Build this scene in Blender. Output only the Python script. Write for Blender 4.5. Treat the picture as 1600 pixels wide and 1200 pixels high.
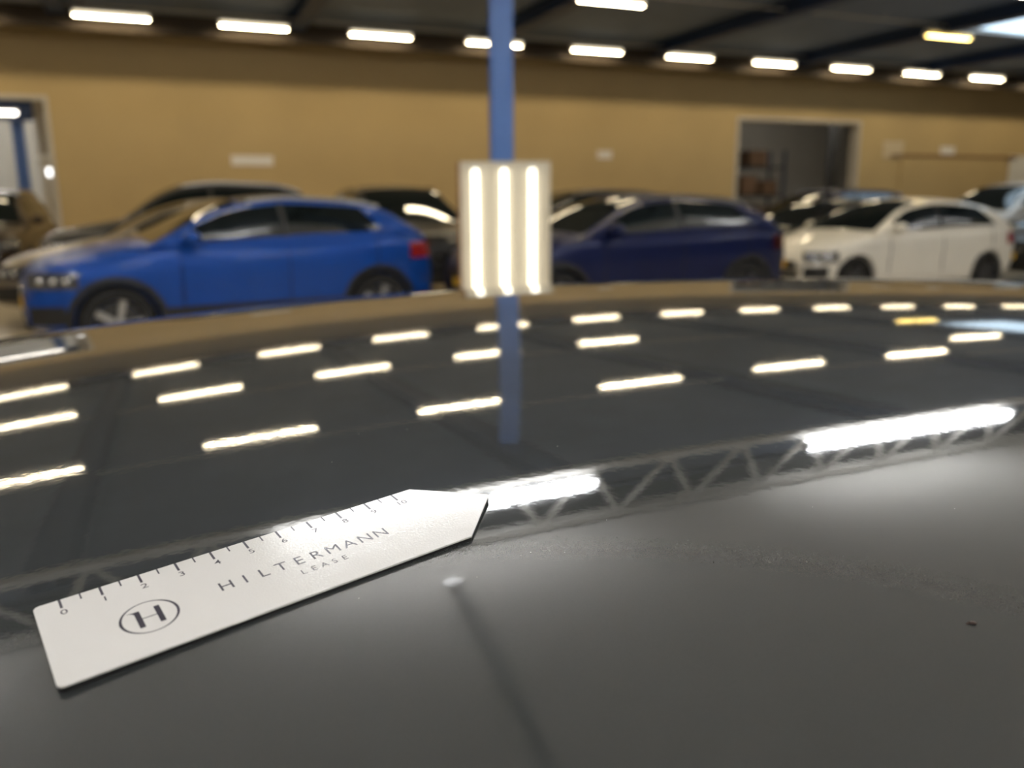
import bpy, bmesh, math, random
import numpy as np
from mathutils import Vector, Matrix
random.seed(7)
for o in list(bpy.data.objects): bpy.data.objects.remove(o)
scene = bpy.context.scene
C = scene.collection

# ------------------------------------------------------------------ camera
EYE = 1.40                       # eye height above the hall floor (metres)
HD, PIT, ROLL = math.radians(22.6), math.atan(282 / 1300), math.radians(0.4)
fw = Vector((math.sin(HD) * math.cos(PIT), math.cos(HD) * math.cos(PIT), -math.sin(PIT)))
r0 = Vector((math.cos(HD), -math.sin(HD), 0)); u0 = r0.cross(fw)
rt = r0 * math.cos(ROLL) - u0 * math.sin(ROLL); up = rt.cross(fw)
cam = bpy.data.cameras.new('camera'); camo = bpy.data.objects.new('camera', cam); C.objects.link(camo)
m = Matrix((rt, up, -fw)).transposed().to_4x4(); m.translation = (0, 0, EYE); camo.matrix_world = m
cam.sensor_fit = 'HORIZONTAL'; cam.sensor_width = 36; cam.lens = 36 * 1300 / 1600; cam.clip_start = 0.01; cam.clip_end = 200
cam.dof.use_dof = True; cam.dof.focus_distance = 0.265; cam.dof.aperture_fstop = 9.6
scene.camera = camo
# ------------------------------------------------------------------ world, exposure
w = bpy.data.worlds.new('world'); scene.world = w; w.use_nodes = True
w.node_tree.nodes['Background'].inputs[0].default_value = (.75, .85, 1, 1)
w.node_tree.nodes['Background'].inputs[1].default_value = 0.6
vs = scene.view_settings; vs.view_transform = 'Standard'; vs.look = 'None'; vs.gamma = 1; vs.use_curve_mapping = False
vs.exposure = 0.0
ROW_BOTTOM, ROW_SIDE, TRUSS_L, BOARD_L = 62.0, 1.8, 36.0, 3.0      # radiance of the lamps

# ------------------------------------------------------------------ materials
def mat(name, col, rough=.5, metal=0, spec=.5, coat=0, coat_rough=.03, var=0, scale=6, emit=None, strength=0, bump=0, bscale=200):
    M = bpy.data.materials.new(name); M.use_nodes = True
    nt = M.node_tree; b = nt.nodes['Principled BSDF']
    b.inputs['Base Color'].default_value = (*col, 1); b.inputs['Roughness'].default_value = rough
    b.inputs['Metallic'].default_value = metal; b.inputs['Specular IOR Level'].default_value = spec
    b.inputs['Coat Weight'].default_value = coat; b.inputs['Coat Roughness'].default_value = coat_rough
    if emit: b.inputs['Emission Color'].default_value = (*emit, 1); b.inputs['Emission Strength'].default_value = strength
    tc = nt.nodes.new('ShaderNodeTexCoord')
    if var:
        n = nt.nodes.new('ShaderNodeTexNoise'); n.inputs['Scale'].default_value = scale; n.inputs['Detail'].default_value = 5
        nt.links.new(tc.outputs['Object'], n.inputs['Vector'])
        r = nt.nodes.new('ShaderNodeValToRGB')
        r.color_ramp.elements[0].position = .3; r.color_ramp.elements[1].position = .7
        r.color_ramp.elements[0].color = tuple(c * (1 - var) for c in col) + (1,)
        r.color_ramp.elements[1].color = tuple(min(1, c * (1 + var)) for c in col) + (1,)
        nt.links.new(n.outputs['Fac'], r.inputs['Fac']); nt.links.new(r.outputs['Color'], b.inputs['Base Color'])
    if bump:
        n2 = nt.nodes.new('ShaderNodeTexNoise'); n2.inputs['Scale'].default_value = bscale; n2.inputs['Detail'].default_value = 1
        nt.links.new(tc.outputs['Object'], n2.inputs['Vector'])
        bp = nt.nodes.new('ShaderNodeBump'); bp.inputs['Strength'].default_value = 1; bp.inputs['Distance'].default_value = bump
        nt.links.new(n2.outputs['Fac'], bp.inputs['Height'])
        nt.links.new(bp.outputs['Normal'], b.inputs['Normal']); nt.links.new(bp.outputs['Normal'], b.inputs['Coat Normal'])
    return M
MT = {}
MT['tan'] = mat('tan_wall', (.50, .37, .18), .75, var=.04, scale=.8)
MT['back'] = mat('plaster', (.55, .53, .48), .8, var=.05, scale=1)
MT['floor'] = mat('concrete_floor', (.52, .45, .34), .32, var=.12, scale=1.5)
MT['ceil_dark'] = mat('dark_ceiling_sheet', (.15, .195, .29), .7, var=.1, scale=2)
MT['ceil_white'] = mat('pale_ceiling', (.72, .70, .665), .85, var=.02, scale=1.2)
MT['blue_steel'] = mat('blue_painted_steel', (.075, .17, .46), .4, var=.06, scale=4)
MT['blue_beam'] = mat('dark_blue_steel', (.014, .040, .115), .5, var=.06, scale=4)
MT['grey_steel'] = mat('grey_steel', (.48, .46, .43), .5, var=.08, scale=6)
MT['mid_steel'] = mat('mid_grey_steel', (.26, .25, .24), .5, var=.1, scale=6)
MT['dim_lamp'] = mat('dim_lamp_lens', (.9, .9, .9), .4, emit=(1, 1, 1), strength=3, var=.01)
MT['light_baffle'] = mat('dark_brown_baffle', (.045, .031, .018), .8, var=.15, scale=3)  # for the baffle added to shade the upper wall
MT['truss_steel'] = mat('pale_girder_steel', (.62, .60, .56), .5, var=.08, scale=6)
MT['dark_steel'] = mat('dark_steel', (.06, .06, .06), .5, var=.1, scale=6)
MT['white_metal'] = mat('white_metal', (.75, .74, .71), .5, var=.03, scale=8)
MT['white_trim'] = mat('white_trim', (.56, .52, .46), .5, var=.03, scale=3)
MT['paper'] = mat('paper', (.80, .78, .76), .7, var=.03, scale=9)
MT['beige_board'] = mat('beige_board', (.60, .50, .34), .6, var=.03, scale=4)
MT['board'] = mat('cream_board', (.66, .60, .48), .55, var=.03, scale=7)
MT['wood'] = mat('brown_wood', (.24, .12, .05), .6, var=.2, scale=12)
MT['lamp_bottom'] = mat('lamp_lens', (.9, .88, .8), .4, emit=(1, .83, .54), strength=ROW_BOTTOM, var=.01)
MT['lamp_side'] = mat('lamp_lens_side', (.9, .88, .8), .4, emit=(1, .86, .60), strength=ROW_SIDE, var=.01)
MT['lamp_yellow'] = mat('yellow_lamp_lens', (.9, .8, .5), .4, emit=(1, .70, .20), strength=ROW_BOTTOM * .5, var=.01)
MT['lamp_yellow_side'] = mat('yellow_lamp_side', (.9, .8, .5), .4, emit=(1, .70, .20), strength=ROW_SIDE * .5, var=.01)
MT['lamp_cool'] = mat('cool_lamp_lens', (.9, .92, .95), .4, emit=(.97, .985, 1.0), strength=TRUSS_L, var=.01)
MT['tube'] = mat('led_tube', (.95, .95, .9), .4, emit=(1, .95, .80), strength=BOARD_L, var=.01)
MT['sky_pane'] = mat('skylight_pane', (.7, .8, .9), .3, emit=(.62, .82, 1), strength=2.2, var=.01)
MT['room_lamp'] = mat('added_room_lamp', (.9, .9, .9), .4, emit=(1, .95, .86), strength=60, var=.01)  # for the unseen lamps added to brighten the rooms
MT['room_lamp_soft'] = mat('soft_room_lamp', (.9, .9, .9), .4, emit=(1, .93, .82), strength=7, var=.01)
MT['rubber'] = mat('tyre_rubber', (.012, .012, .012), .75, var=.2, scale=30)
MT['black_plastic'] = mat('black_plastic', (.018, .018, .018), .5, var=.2, scale=20)
MT['alloy'] = mat('alloy_rim', (.55, .55, .56), .3, .85, var=.05, scale=10)
MT['dark_alloy'] = mat('dark_alloy_rim', (.10, .10, .105), .35, .7, var=.05, scale=10)
MT['glass'] = mat('tinted_car_glass', (.008, .011, .010), .03, spec=.8, var=.1, scale=3)
MT['headlight'] = mat('headlight_lens', (.10, .10, .105), .06, .3, spec=.8, var=.7, scale=25)
MT['taillight'] = mat('tail_light_lens', (.30, .008, .010), .12, spec=.7, var=.2, scale=20)
MT['tail_smoked'] = mat('smoked_tail_light', (.05, .004, .006), .12, spec=.7, var=.2, scale=20)
MT['chrome'] = mat('chrome', (.8, .8, .8), .12, 1, var=.03, scale=9)
MT['plate_yellow'] = mat('yellow_number_plate', (.85, .50, .02), .45, var=.05, scale=10)
MT['seam'] = mat('panel_gap', (.006, .006, .008), .8, var=.1, scale=10)
MT['cardboard'] = mat('cardboard', (.22, .13, .07), .8, var=.15, scale=5)
MT['ruler_white'] = mat('white_plastic_print_face', (.72, .705, .685), .10, spec=.27, var=.006, scale=90, bump=.000035, bscale=1500)
MT['magnet'] = mat('black_magnet_rubber', (.008, .008, .008), .7, var=.2, scale=300)
MT['ink'] = mat('navy_black_ink', (.022, .018, .035), .3, var=.1, scale=300, bump=.000035, bscale=1500)
MT['speck'] = mat('brown_speck', (.03, .012, .006), .6, var=.3, scale=2000)
MT['dust'] = mat('pale_dust', (.45, .45, .43), .8, var=.2, scale=900)
def paint(name, col, flake=.3, coat=.6):
    return mat(name, col, .42, flake, .25, coat, .02, var=.03, scale=3)
MT['p_blue'] = paint('bright_blue_paint', (.003, .066, .37), .25, .4)
MT['p_navy'] = paint('navy_paint', (.003, .009, .060), .3, .3)
MT['p_white'] = paint('white_paint', (.84, .81, .73), 0)
MT['p_black'] = paint('black_paint', (.010, .010, .011), .1)
MT['p_darkbrown'] = paint('dark_brown_paint', (.035, .022, .012), .3)
MT['p_silver'] = paint('silver_brown_paint', (.26, .22, .17), .6)
MT['p_grey'] = paint('charcoal_paint', (.05, .05, .052), .4)
MT['p_darkgrey'] = paint('graphite_paint', (.03, .03, .035), .4)
MT['p_lightwhite'] = paint('pure_white_paint', (.70, .70, .70), 0)

# foreground roof paint: dark grey metallic flake under a glossy clear coat with slight orange peel
M = bpy.data.materials.new('grey_metallic_roof_paint'); M.use_nodes = True
nt = M.node_tree; b = nt.nodes['Principled BSDF']
tc = nt.nodes.new('ShaderNodeTexCoord')
n = nt.nodes.new('ShaderNodeTexNoise'); n.inputs['Scale'].default_value = 3500; n.inputs['Detail'].default_value = 2
r = nt.nodes.new('ShaderNodeValToRGB'); r.color_ramp.elements[0].color = (.032, .035, .0352, 1); r.color_ramp.elements[1].color = (.036, .039, .0392, 1)
r.color_ramp.elements[0].position = .35; r.color_ramp.elements[1].position = .7
nt.links.new(tc.outputs['Object'], n.inputs['Vector']); nt.links.new(n.outputs['Fac'], r.inputs['Fac']); nt.links.new(r.outputs['Color'], b.inputs['Base Color'])
b.inputs['Roughness'].default_value = .6; b.inputs['Metallic'].default_value = 0; b.inputs['Specular IOR Level'].default_value = .02
b.inputs['Coat Weight'].default_value = 1; b.inputs['Coat Roughness'].default_value = .035; b.inputs['Coat IOR'].default_value = 1.68
n2 = nt.nodes.new('ShaderNodeTexNoise'); n2.inputs['Scale'].default_value = 300; n2.inputs['Detail'].default_value = 1.5
nt.links.new(tc.outputs['Object'], n2.inputs['Vector'])
bp = nt.nodes.new('ShaderNodeBump'); bp.inputs['Strength'].default_value = 1; bp.inputs['Distance'].default_value = .000010
nt.links.new(n2.outputs['Fac'], bp.inputs['Height']); nt.links.new(bp.outputs['Normal'], b.inputs['Coat Normal'])
MT['roof_paint'] = M

# ------------------------------------------------------------------ helpers
def obj(name, me, m=None, parent=None, loc=None, rot=None):
    o = bpy.data.objects.new(name, me); C.objects.link(o)
    if me is not None and m is not None and len(me.materials) == 0:
        me.materials.append(MT[m])
    if parent: o.parent = parent
    if loc is not None: o.location = loc
    if rot is not None: o.rotation_euler = rot
    return o
def tag(o, label, cat, group=None):
    o['label'] = label; o['category'] = cat
    if group: o['group'] = group
    return o
def struct(o, label=None):
    o['kind'] = 'structure'
    if label: o['label'] = label
    return o
def empty(name, loc=(0, 0, 0), rz=0):
    o = bpy.data.objects.new(name, None); C.objects.link(o); o.location = loc; o.rotation_euler = (0, 0, rz); o.empty_display_size = .1
    return o
def mesh(name, V, F, smooth=False, angle=None):
    me = bpy.data.meshes.new(name); me.from_pydata([tuple(v) for v in V], [], F)
    bm = bmesh.new(); bm.from_mesh(me); bmesh.ops.recalc_face_normals(bm, faces=bm.faces); bm.to_mesh(me); bm.free()
    if smooth:
        me.polygons.foreach_set('use_smooth', [True] * len(me.polygons))
        if angle: me.set_sharp_from_angle(angle=math.radians(angle))
    return me
def boxes(name, L, bevel=0):
    """L: list of (x0,x1,y0,y1,z0,z1)"""
    bm = bmesh.new()
    for (x0, x1, y0, y1, z0, z1) in L:
        mtx = Matrix.Translation(((x0 + x1) / 2, (y0 + y1) / 2, (z0 + z1) / 2)) @ Matrix.Diagonal((abs(x1 - x0), abs(y1 - y0), abs(z1 - z0), 1))
        bmesh.ops.create_cube(bm, size=1, matrix=mtx)
    if bevel: bmesh.ops.bevel(bm, geom=bm.edges[:], offset=bevel, segments=2, affect='EDGES', clamp_overlap=True)
    me = bpy.data.meshes.new(name); bm.to_mesh(me); bm.free(); return me
def bar(name, a, b, r, seg=8, square=False):
    a, b = Vector(a), Vector(b); d = b - a; bm = bmesh.new()
    q = d.to_track_quat('Z', 'Y').to_matrix().to_4x4()
    mtx = Matrix.Translation((a + b) / 2) @ q
    if square: bmesh.ops.create_cube(bm, size=1, matrix=mtx @ Matrix.Diagonal((2 * r, 2 * r, d.length, 1)))
    else: bmesh.ops.create_cone(bm, cap_ends=True, segments=seg, radius1=r, radius2=r, depth=d.length, matrix=mtx)
    me = bpy.data.meshes.new(name); bm.to_mesh(me); bm.free()
    if not square: me.polygons.foreach_set('use_smooth', [len(p.vertices) == 4 for p in me.polygons])
    return me
def lathe(name, prof, seg=28, axis='Y'):
    """prof: list of (radius, offset along axis)"""
    V, F = [], []
    for k in range(seg):
        a = 2 * math.pi * k / seg
        for (r_, h) in prof:
            V.append((r_ * math.cos(a), h, r_ * math.sin(a)))
    n_ = len(prof)
    for k in range(seg):
        for i in range(n_ - 1):
            F.append((k * n_ + i, k * n_ + i + 1, ((k + 1) % seg) * n_ + i + 1, ((k + 1) % seg) * n_ + i))
    return mesh(name, V, F, True, 35)
def ball(name, sx, sy, sz, seg=14):
    bm = bmesh.new(); bmesh.ops.create_uvsphere(bm, u_segments=seg, v_segments=seg // 2 + 1, radius=1, matrix=Matrix.Diagonal((sx, sy, sz, 1)))
    me = bpy.data.meshes.new(name); bm.to_mesh(me); bm.free(); me.polygons.foreach_set('use_smooth', [True] * len(me.polygons)); return me

# ------------------------------------------------------------------ hall shell
WY = 20.0; CZ = 5.25; TY = 5.45; CZN = EYE + 4.32
X0, X1, Y0 = -12.0, 33.0, -9.0
LD = (-7.0, -1.93, 3.52); RD = (15.28, 19.65, 3.66)          # openings in the tan wall: x0, x1, top
struct(obj('floor', boxes('floor', [(X0 - .3, X1 + .3, Y0 - .3, 33, -.2, 0)]), 'floor'), 'beige concrete floor of the car hall')
struct(obj('wall_back', boxes('wall_back', [(X0, LD[0], WY, WY + .3, 0, 6), (LD[1], RD[0], WY, WY + .3, 0, 6), (RD[1], X1, WY, WY + .3, 0, 6),
      (LD[0], LD[1], WY, WY + .3, LD[2], 6), (RD[0], RD[1], WY, WY + .3, RD[2], 6)]), 'tan'), 'tan painted wall behind the parked cars')
struct(obj('wall_left', boxes('wall_left', [(X0 - .3, X0, Y0, 33, 0, 6.2)]), 'back'))
struct(obj('wall_right', boxes('wall_right', [(X1, X1 + .3, Y0, 33, 0, 6.2)]), 'back'))
struct(obj('wall_front', boxes('wall_front', [(X0, X1, Y0 - .3, Y0, 0, 6.2)]), 'back'))
SK = (16.75, 20.2, 9.6, 14.9)
struct(obj('ceiling', boxes('ceiling', [(X0, SK[0], TY + .35, WY, CZ, CZ + .1), (SK[1], X1, TY + .35, WY, CZ, CZ + .1),
      (SK[0], SK[1], TY + .35, SK[2], CZ, CZ + .1), (SK[0], SK[1], SK[3], WY, CZ, CZ + .1)]), 'ceil_dark'), 'dark grey sheet ceiling of the hall')
struct(obj('ceiling', boxes('ceiling', [(X0, X1, Y0, TY + .34, CZN, CZN + .1)]), 'ceil_white'), 'pale smooth ceiling of the bay above the grey car')
struct(obj('trim_3', boxes('fascia', [(X0, X1, TY + .35, TY + .45, CZ, CZN + .3)]), 'dark_steel'), 'dark fascia between the low and the high ceiling')
for i, (d, ang) in enumerate(((LD, 0), (RD, 0))):
    f = .08
    struct(obj('trim_%d' % (i + 1), boxes('trim', [(d[0] - f, d[0], WY - .03, WY + .31, 0, d[2] + f), (d[1], d[1] + f, WY - .03, WY + .31, 0, d[2] + f), (d[0], d[1], WY - .03, WY + .31, d[2], d[2] + f)]), 'white_trim'), 'white frame around an opening in the tan wall')
# rooms behind the openings
struct(obj('wall_side_room', boxes('wall', [(X0, 4, 31.5, 31.8, 0, 6.2), (3.7, 4, 20.3, 31.5, 0, 6.2)]), 'back'), 'white wall of the bright room behind the doorway')
struct(obj('wall_store_room', boxes('wall', [(10.5, 33, 31.5, 31.8, 0, 6.2), (10.2, 10.5, 20.3, 31.5, 0, 6.2)]), 'back'), 'grey wall of the dim store room')
struct(obj('ceiling', boxes('ceiling', [(X0, X1, 20.3, 32, 5.9, 6.0)]), 'ceil_dark'), 'dark ceiling of the rooms behind the tan wall')

# ------------------------------------------------------------------ skylight
sk = empty('skylight', (0, 0, 0)); tag(sk, 'bluish white skylight in the dark ceiling at the right', 'skylight')
fr = .06
obj('frame', boxes('frame', [(SK[0], SK[0] + fr, SK[2], SK[3], CZ - .02, CZ + .12), (SK[1] - fr, SK[1], SK[2], SK[3], CZ - .02, CZ + .12), (SK[0], SK[1], SK[2], SK[2] + fr, CZ - .02, CZ + .12), (SK[0], SK[1], SK[3] - fr, SK[3], CZ - .02, CZ + .12)]), 'white_metal', sk)
for k in range(3):
    xa = SK[0] + fr + k * (SK[1] - SK[0] - 2 * fr) / 3; xb = SK[0] + fr + (k + 1) * (SK[1] - SK[0] - 2 * fr) / 3
    obj('pane', boxes('pane', [(xa + .02, xb - .02, SK[2] + fr, SK[3] - fr, CZ + .05, CZ + .07)]), 'sky_pane', sk)

# ------------------------------------------------------------------ roof beams, post, truss
ORD = ['first', 'second', 'third', 'fourth', 'fifth', 'sixth', 'seventh', 'eighth', 'ninth', 'tenth', 'eleventh', 'twelfth', 'thirteenth']
def ibeam_profile(bw, bh, t=.02):
    return [(-bw / 2, bw / 2, 0, t), (-t / 2, t / 2, t, bh - t), (-bw / 2, bw / 2, bh - t, bh)]
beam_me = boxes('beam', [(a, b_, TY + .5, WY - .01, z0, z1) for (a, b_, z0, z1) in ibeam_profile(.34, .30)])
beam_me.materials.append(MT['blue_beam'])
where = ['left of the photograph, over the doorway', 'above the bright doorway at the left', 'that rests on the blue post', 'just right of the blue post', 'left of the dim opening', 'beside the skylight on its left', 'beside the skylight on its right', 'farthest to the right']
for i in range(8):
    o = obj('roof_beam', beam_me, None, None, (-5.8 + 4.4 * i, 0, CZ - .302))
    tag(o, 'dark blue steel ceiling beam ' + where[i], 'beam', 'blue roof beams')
post = empty('steel_post', (3.0, 7.42, 0)); tag(post, 'bright blue steel post rising behind the light board', 'post')
obj('flange', boxes('flange', [(-.1, .1, -.1, -.085, .02, CZ - .304)], .003), 'blue_steel', post)
obj('flange', boxes('flange', [(-.1, .1, .085, .1, .02, CZ - .304)], .003), 'blue_steel', post)
obj('web', boxes('web', [(-.006, .006, -.085, .085, .02, CZ - .304)]), 'blue_steel', post)
obj('base_plate', boxes('plate', [(-.16, .16, -.16, .16, 0, .02)], .003), 'blue_steel', post)
for sx in (-1, 1):
    for sy in (-1, 1):
        obj('bolt', bar('bolt', (sx * .13, sy * .13, .02), (sx * .13, sy * .13, .05), .014, 6), 'grey_steel', post)
post.rotation_euler.z = math.radians(-15)

zl, zh = EYE + 3.24, EYE + 4.22
tr = empty('lattice_girder', (0, TY, 0)); tag(tr, 'grey steel lattice girder mirrored in the glossy car roof', 'girder')
TX0, TX1 = -9.0, 19.0
obj('chord', boxes('chord', [(TX0, TX1, -.06, .06, zl - .055, zl + .055)], .006), 'truss_steel', tr)
obj('chord', boxes('chord', [(TX0, TX1, -.06, .06, zh - .055, zh + .055)], .006), 'truss_steel', tr)
PW = .80
b1 = bar('web_bar', (0, 0, zl + .02), (PW / 2, 0, zh - .02), .034, 8); b2 = bar('web_bar', (PW / 2, 0, zh - .02), (PW, 0, zl + .02), .034, 8)
b1.materials.append(MT['truss_steel']); b2.materials.append(MT['truss_steel'])
for k in range(int((TX1 - TX0) / PW)):
    obj('web_bar', b1, None, tr, (TX0 + k * PW, 0, 0)); obj('web_bar', b2, None, tr, (TX0 + k * PW, 0, 0))
for k in range(5):
    obj('hanger_plate', boxes('h', [(-.07, .07, -.02, .02, zh + .055, CZN - .002)]), 'truss_steel', tr, (TX0 + .3 + 6.8 * k, 0, 0))

# dark conduit and white junction box on the pale ceiling
jp = empty('ceiling_conduit', (0, 0, 0)); tag(jp, 'thin dark conduit along the pale ceiling, mirrored as a dark line', 'conduit')
obj('pipe', bar('pipe', (1.53, 4.62, CZN - .06), (1.22, .3, CZN - .06), .036, 8), 'mid_steel', jp)
for k in range(4):
    f = .1 + k * .27
    px, py = 1.53 + (1.22 - 1.53) * f, 4.62 + (.3 - 4.62) * f
    obj('clip', boxes('clip', [(px - .05, px + .05, py - .015, py + .015, CZN - .07, CZN - .001)], .003), 'grey_steel', jp)
jb = empty('junction_lamp', (1.54, 4.72, CZN)); tag(jb, 'small white ceiling lamp at the end of the conduit', 'lamp')
obj('base', lathe('base', [(0, 0), (.10, 0), (.10, .02), (.085, .04)], 20), 'white_metal', jb, (0, 0, 0), (-math.pi / 2, 0, 0))
obj('lens', lathe('lens', [(.085, .04), (.07, .055), (.03, .065), (0, .066)], 20), 'dim_lamp', jb, (0, 0, 0), (-math.pi / 2, 0, 0))

# ------------------------------------------------------------------ batten lamps
ZL = EYE + 3.52
LL = 1.34
def lamp_meshes():
    h = boxes('housing', [(-LL / 2, LL / 2, -.055, .055, .045, .10)], .008); h.materials.append(MT['white_metal'])
    c1 = boxes('cap', [(-.012, .012, -.07, .07, -.032, .06)], .004); c1.materials.append(MT['white_metal'])
    x, y0_, y1_ = LL / 2 - .012, .065, .05
    V = [(-x, -y0_, .045), (x, -y0_, .045), (x, -y1_, -.025), (-x, -y1_, -.025), (x, y1_, -.025), (-x, y1_, -.025), (x, y0_, .045), (-x, y0_, .045)]
    F = [(0, 1, 2, 3), (3, 2, 4, 5), (5, 4, 6, 7), (7, 6, 1, 0)]
    d = mesh('diffuser', V, F)
    hk = boxes('hook', [(-.01, .01, -.008, .008, .10, .16)])
    hk.materials.append(MT['grey_steel'])
    return h, c1, d, hk
LH, LC, LDif, LK = lamp_meshes()
def diff_variant(me, bottom, side):
    d = me.copy(); d.materials.clear(); d.materials.append(MT[bottom]); d.materials.append(MT[side])
    for p in d.polygons: p.material_index = 0 if p.normal.z < -.9 else 1
    return d
DIF_W = diff_variant(LDif, 'lamp_bottom', 'lamp_side'); DIF_Y = diff_variant(LDif, 'lamp_yellow', 'lamp_yellow_side')
def batten(x, y, label, group, dif=None, z=ZL):
    t = empty('batten_lamp', (x, y, z)); tag(t, label, 'lamp', group)
    obj('housing', LH, None, t); obj('diffuser', dif or DIF_W, None, t)
    for s in (-1, 1): obj('end_cap', LC, None, t, (s * (LL / 2 - .006), 0, 0)); obj('hook', LK, None, t, (s * .45, 0, 0))
    return t
row1x = [-.468 + 2.6 * i for i in range(-4, 12)]
for i, x in enumerate(row1x):
    k = i - 4
    if k < 0: lb = 'warm batten lamp along the tan wall, %s one beyond the left edge' % ORD[-k - 1]
    elif k > 9: lb = 'warm batten lamp along the tan wall, %s one beyond the right edge' % ORD[k - 10]
    elif k == 3: lb = 'warm batten lamp along the tan wall half hidden by the blue post'
    else: lb = '%s warm batten lamp from the left in the row along the tan wall' % ORD[k]
    batten(x, 18.5, lb, 'lamps along the tan wall')
row2x = [7.845 + 2.585 * k for k in range(-6, 1)]
for i, x in enumerate(row2x):
    lb = 'warm batten lamp at the top edge right of the blue post' if i == 6 else 'warm batten lamp in the second row from the tan wall, %s from the left' % ORD[i]
    batten(x, 14.095, lb, 'lamps in the second row')
batten(16.35, 14.25, 'yellow glowing batten lamp beside the skylight', 'lamps in the second row', DIF_Y)
row3x = [.623 + 2.657 * k for k in range(-3, 5)]
for i, x in enumerate(row3x):
    batten(x, 9.632, 'warm batten lamp in the third row from the tan wall, %s from the left' % ORD[i], 'lamps in the third row')
batten(14.3, 11.0, 'single warm batten lamp near the skylight in the upper right corner', 'lamps in the third row')
rail_names = ['along the tan wall', 'of the second lamp row', 'of the third lamp row']
for (ya, xa, xb, nm) in ((18.5, X0 + 1, X1 - 1, rail_names[0]), (14.15, -9, 18, rail_names[1]), (9.632, -9, 16, rail_names[2])):
    rl = empty('lamp_rail', (0, ya, ZL + .16)); tag(rl, 'thin grey mounting rail ' + nm, 'rail', 'lamp rails')
    obj('rail', boxes('rail', [(xa, xb, -.02, .02, 0, .03)]), 'grey_steel', rl)
    for xx in np.arange(xa + 1.4, xb, 4.4): obj('rod', bar('rod', (float(xx), 0, .03), (float(xx), 0, CZ - ZL - .161), .008, 6), 'grey_steel', rl)

ct = empty('added_baffle', (0, 18.80, 0)); tag(ct, 'added dark brown baffle behind the lamp row, shading the upper wall', 'added baffle')  # invented baffle, keeps the lamp row's light off the wall top
obj('channel', boxes('channel', [(X0 + .5, X1 - .5, 0, .015, ZL - .21, ZL + .17), (X0 + .5, X1 - .5, .015, .10, ZL - .21, ZL - .20)]), 'light_baffle', ct)
for xx in np.arange(X0 + 2.2, X1 - 1, 4.4): obj('hanger', boxes('hg', [(float(xx) - .02, float(xx) + .02, .02, .04, ZL - .20, CZ - .001)]), 'light_baffle', ct)
# broad cool lamps on the lattice girder
def truss_lamp(xa, ln, label):
    t = empty('linear_lamp', (xa, TY - .18, zl + .16)); tag(t, label, 'lamp', 'lamps on the lattice girder')
    obj('diffuser', boxes('diffuser', [(.02, ln - .02, -.08, .065, -.09, .09)], .02), 'lamp_cool', t)
    for x in (0, ln - .02): obj('end_cap', boxes('cap', [(x, x + .02, -.07, .07, -.08, .08)], .005), 'white_metal', t)
    obj('added_shield', boxes('rf', [(0, ln, .066, .07, -.02, .11)]), 'white_metal', t)  # shield added to block lamp light towards the tan wall
    for x in (.4, ln - .4): obj('bracket', boxes('br', [(x - .02, x + .02, .07, .11, -.03, .03)]), 'grey_steel', t)
truss_lamp(.287 - 4.93, 2.6, 'cool white linear lamp on the lattice girder, left of the ruler')
truss_lamp(.287, 2.677, 'cool white linear lamp mirrored just beyond the pointed ruler tip')
truss_lamp(.287 + 4.93, 2.677, 'cool white linear lamp mirrored at the right edge of the car roof')
truss_lamp(.287 + 9.86, 2.677, 'added cool white linear lamp on the lattice girder beyond the right edge, nearer one')  # this and the next are unseen, added to light the parked cars
truss_lamp(.287 + 14.79, 2.677, 'added cool white linear lamp on the lattice girder beyond the right edge, farther one')
# unseen lamps added behind the camera to brighten the foreground
for k, lbx in enumerate(('left', 'middle', 'right')):
    t = empty('linear_lamp', (-4.64 + 4.93 * k, -2.6, CZN - .42)); tag(t, 'added cool white linear lamp in the row behind the photographer, %s one' % lbx, 'lamp', 'added lamps behind the photographer')
    obj('diffuser', boxes('diffuser', [(.02, 2.66, -.08, .08, -.09, .09)], .02), 'lamp_cool', t)
    for x in (0, 2.66): obj('end_cap', boxes('cap', [(x, x + .02, -.085, .085, -.095, .095)], .005), 'white_metal', t)
    for x in (.4, 2.28): obj('rod', bar('rod', (x, 0, .09), (x, 0, .419), .008, 6), 'grey_steel', t)

# ------------------------------------------------------------------ things on the tan wall
def sheet(x0, x1, z0, z1, m_, label, name='wall_notice', cat='notice'):
    t = empty(name, ((x0 + x1) / 2, WY, z0)); tag(t, label, cat)
    hw = (x1 - x0) / 2
    obj('panel', boxes('panel', [(-hw, hw, -.02, -.001, 0, z1 - z0)], .004), m_, t)
    obj('edge_strip', boxes('edge', [(-hw - .01, hw + .01, -.025, -.001, z1 - z0, z1 - z0 + .02)]), 'white_metal', t)
    return t
s1 = sheet(1.62, 2.52, 2.27, 2.47, 'paper', 'long white notice on the tan wall above the blue car')
sheet(10.80, 11.22, 2.54, 2.72, 'paper', 'small white notice on the tan wall above the navy car')
sheet(20.7, 21.5, 2.68, 3.14, 'beige_board', 'pale beige board on the wall right of the dim opening', 'wall_board', 'board')
sheet(23.1, 23.7, 2.84, 3.05, 'paper', 'small white notice above the sliding door track at the right')
sheet(26.3, 27.6, 1.9, 2.82, 'white_metal', 'white cabinet panel on the tan wall at the right edge', 'wall_cabinet', 'cabinet')
dt = empty('sliding_door', (0, WY, 0)); tag(dt, 'closed tan sliding door panel with a dark track above it', 'door')
obj('leaf', boxes('leaf', [(21.45, 26.0, -.05, -.001, .02, 2.72)], .01), 'tan', dt)
obj('track', boxes('track', [(21.0, 26.6, -.07, -.001, 2.74, 2.80)], .008), 'wood', dt)

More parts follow.
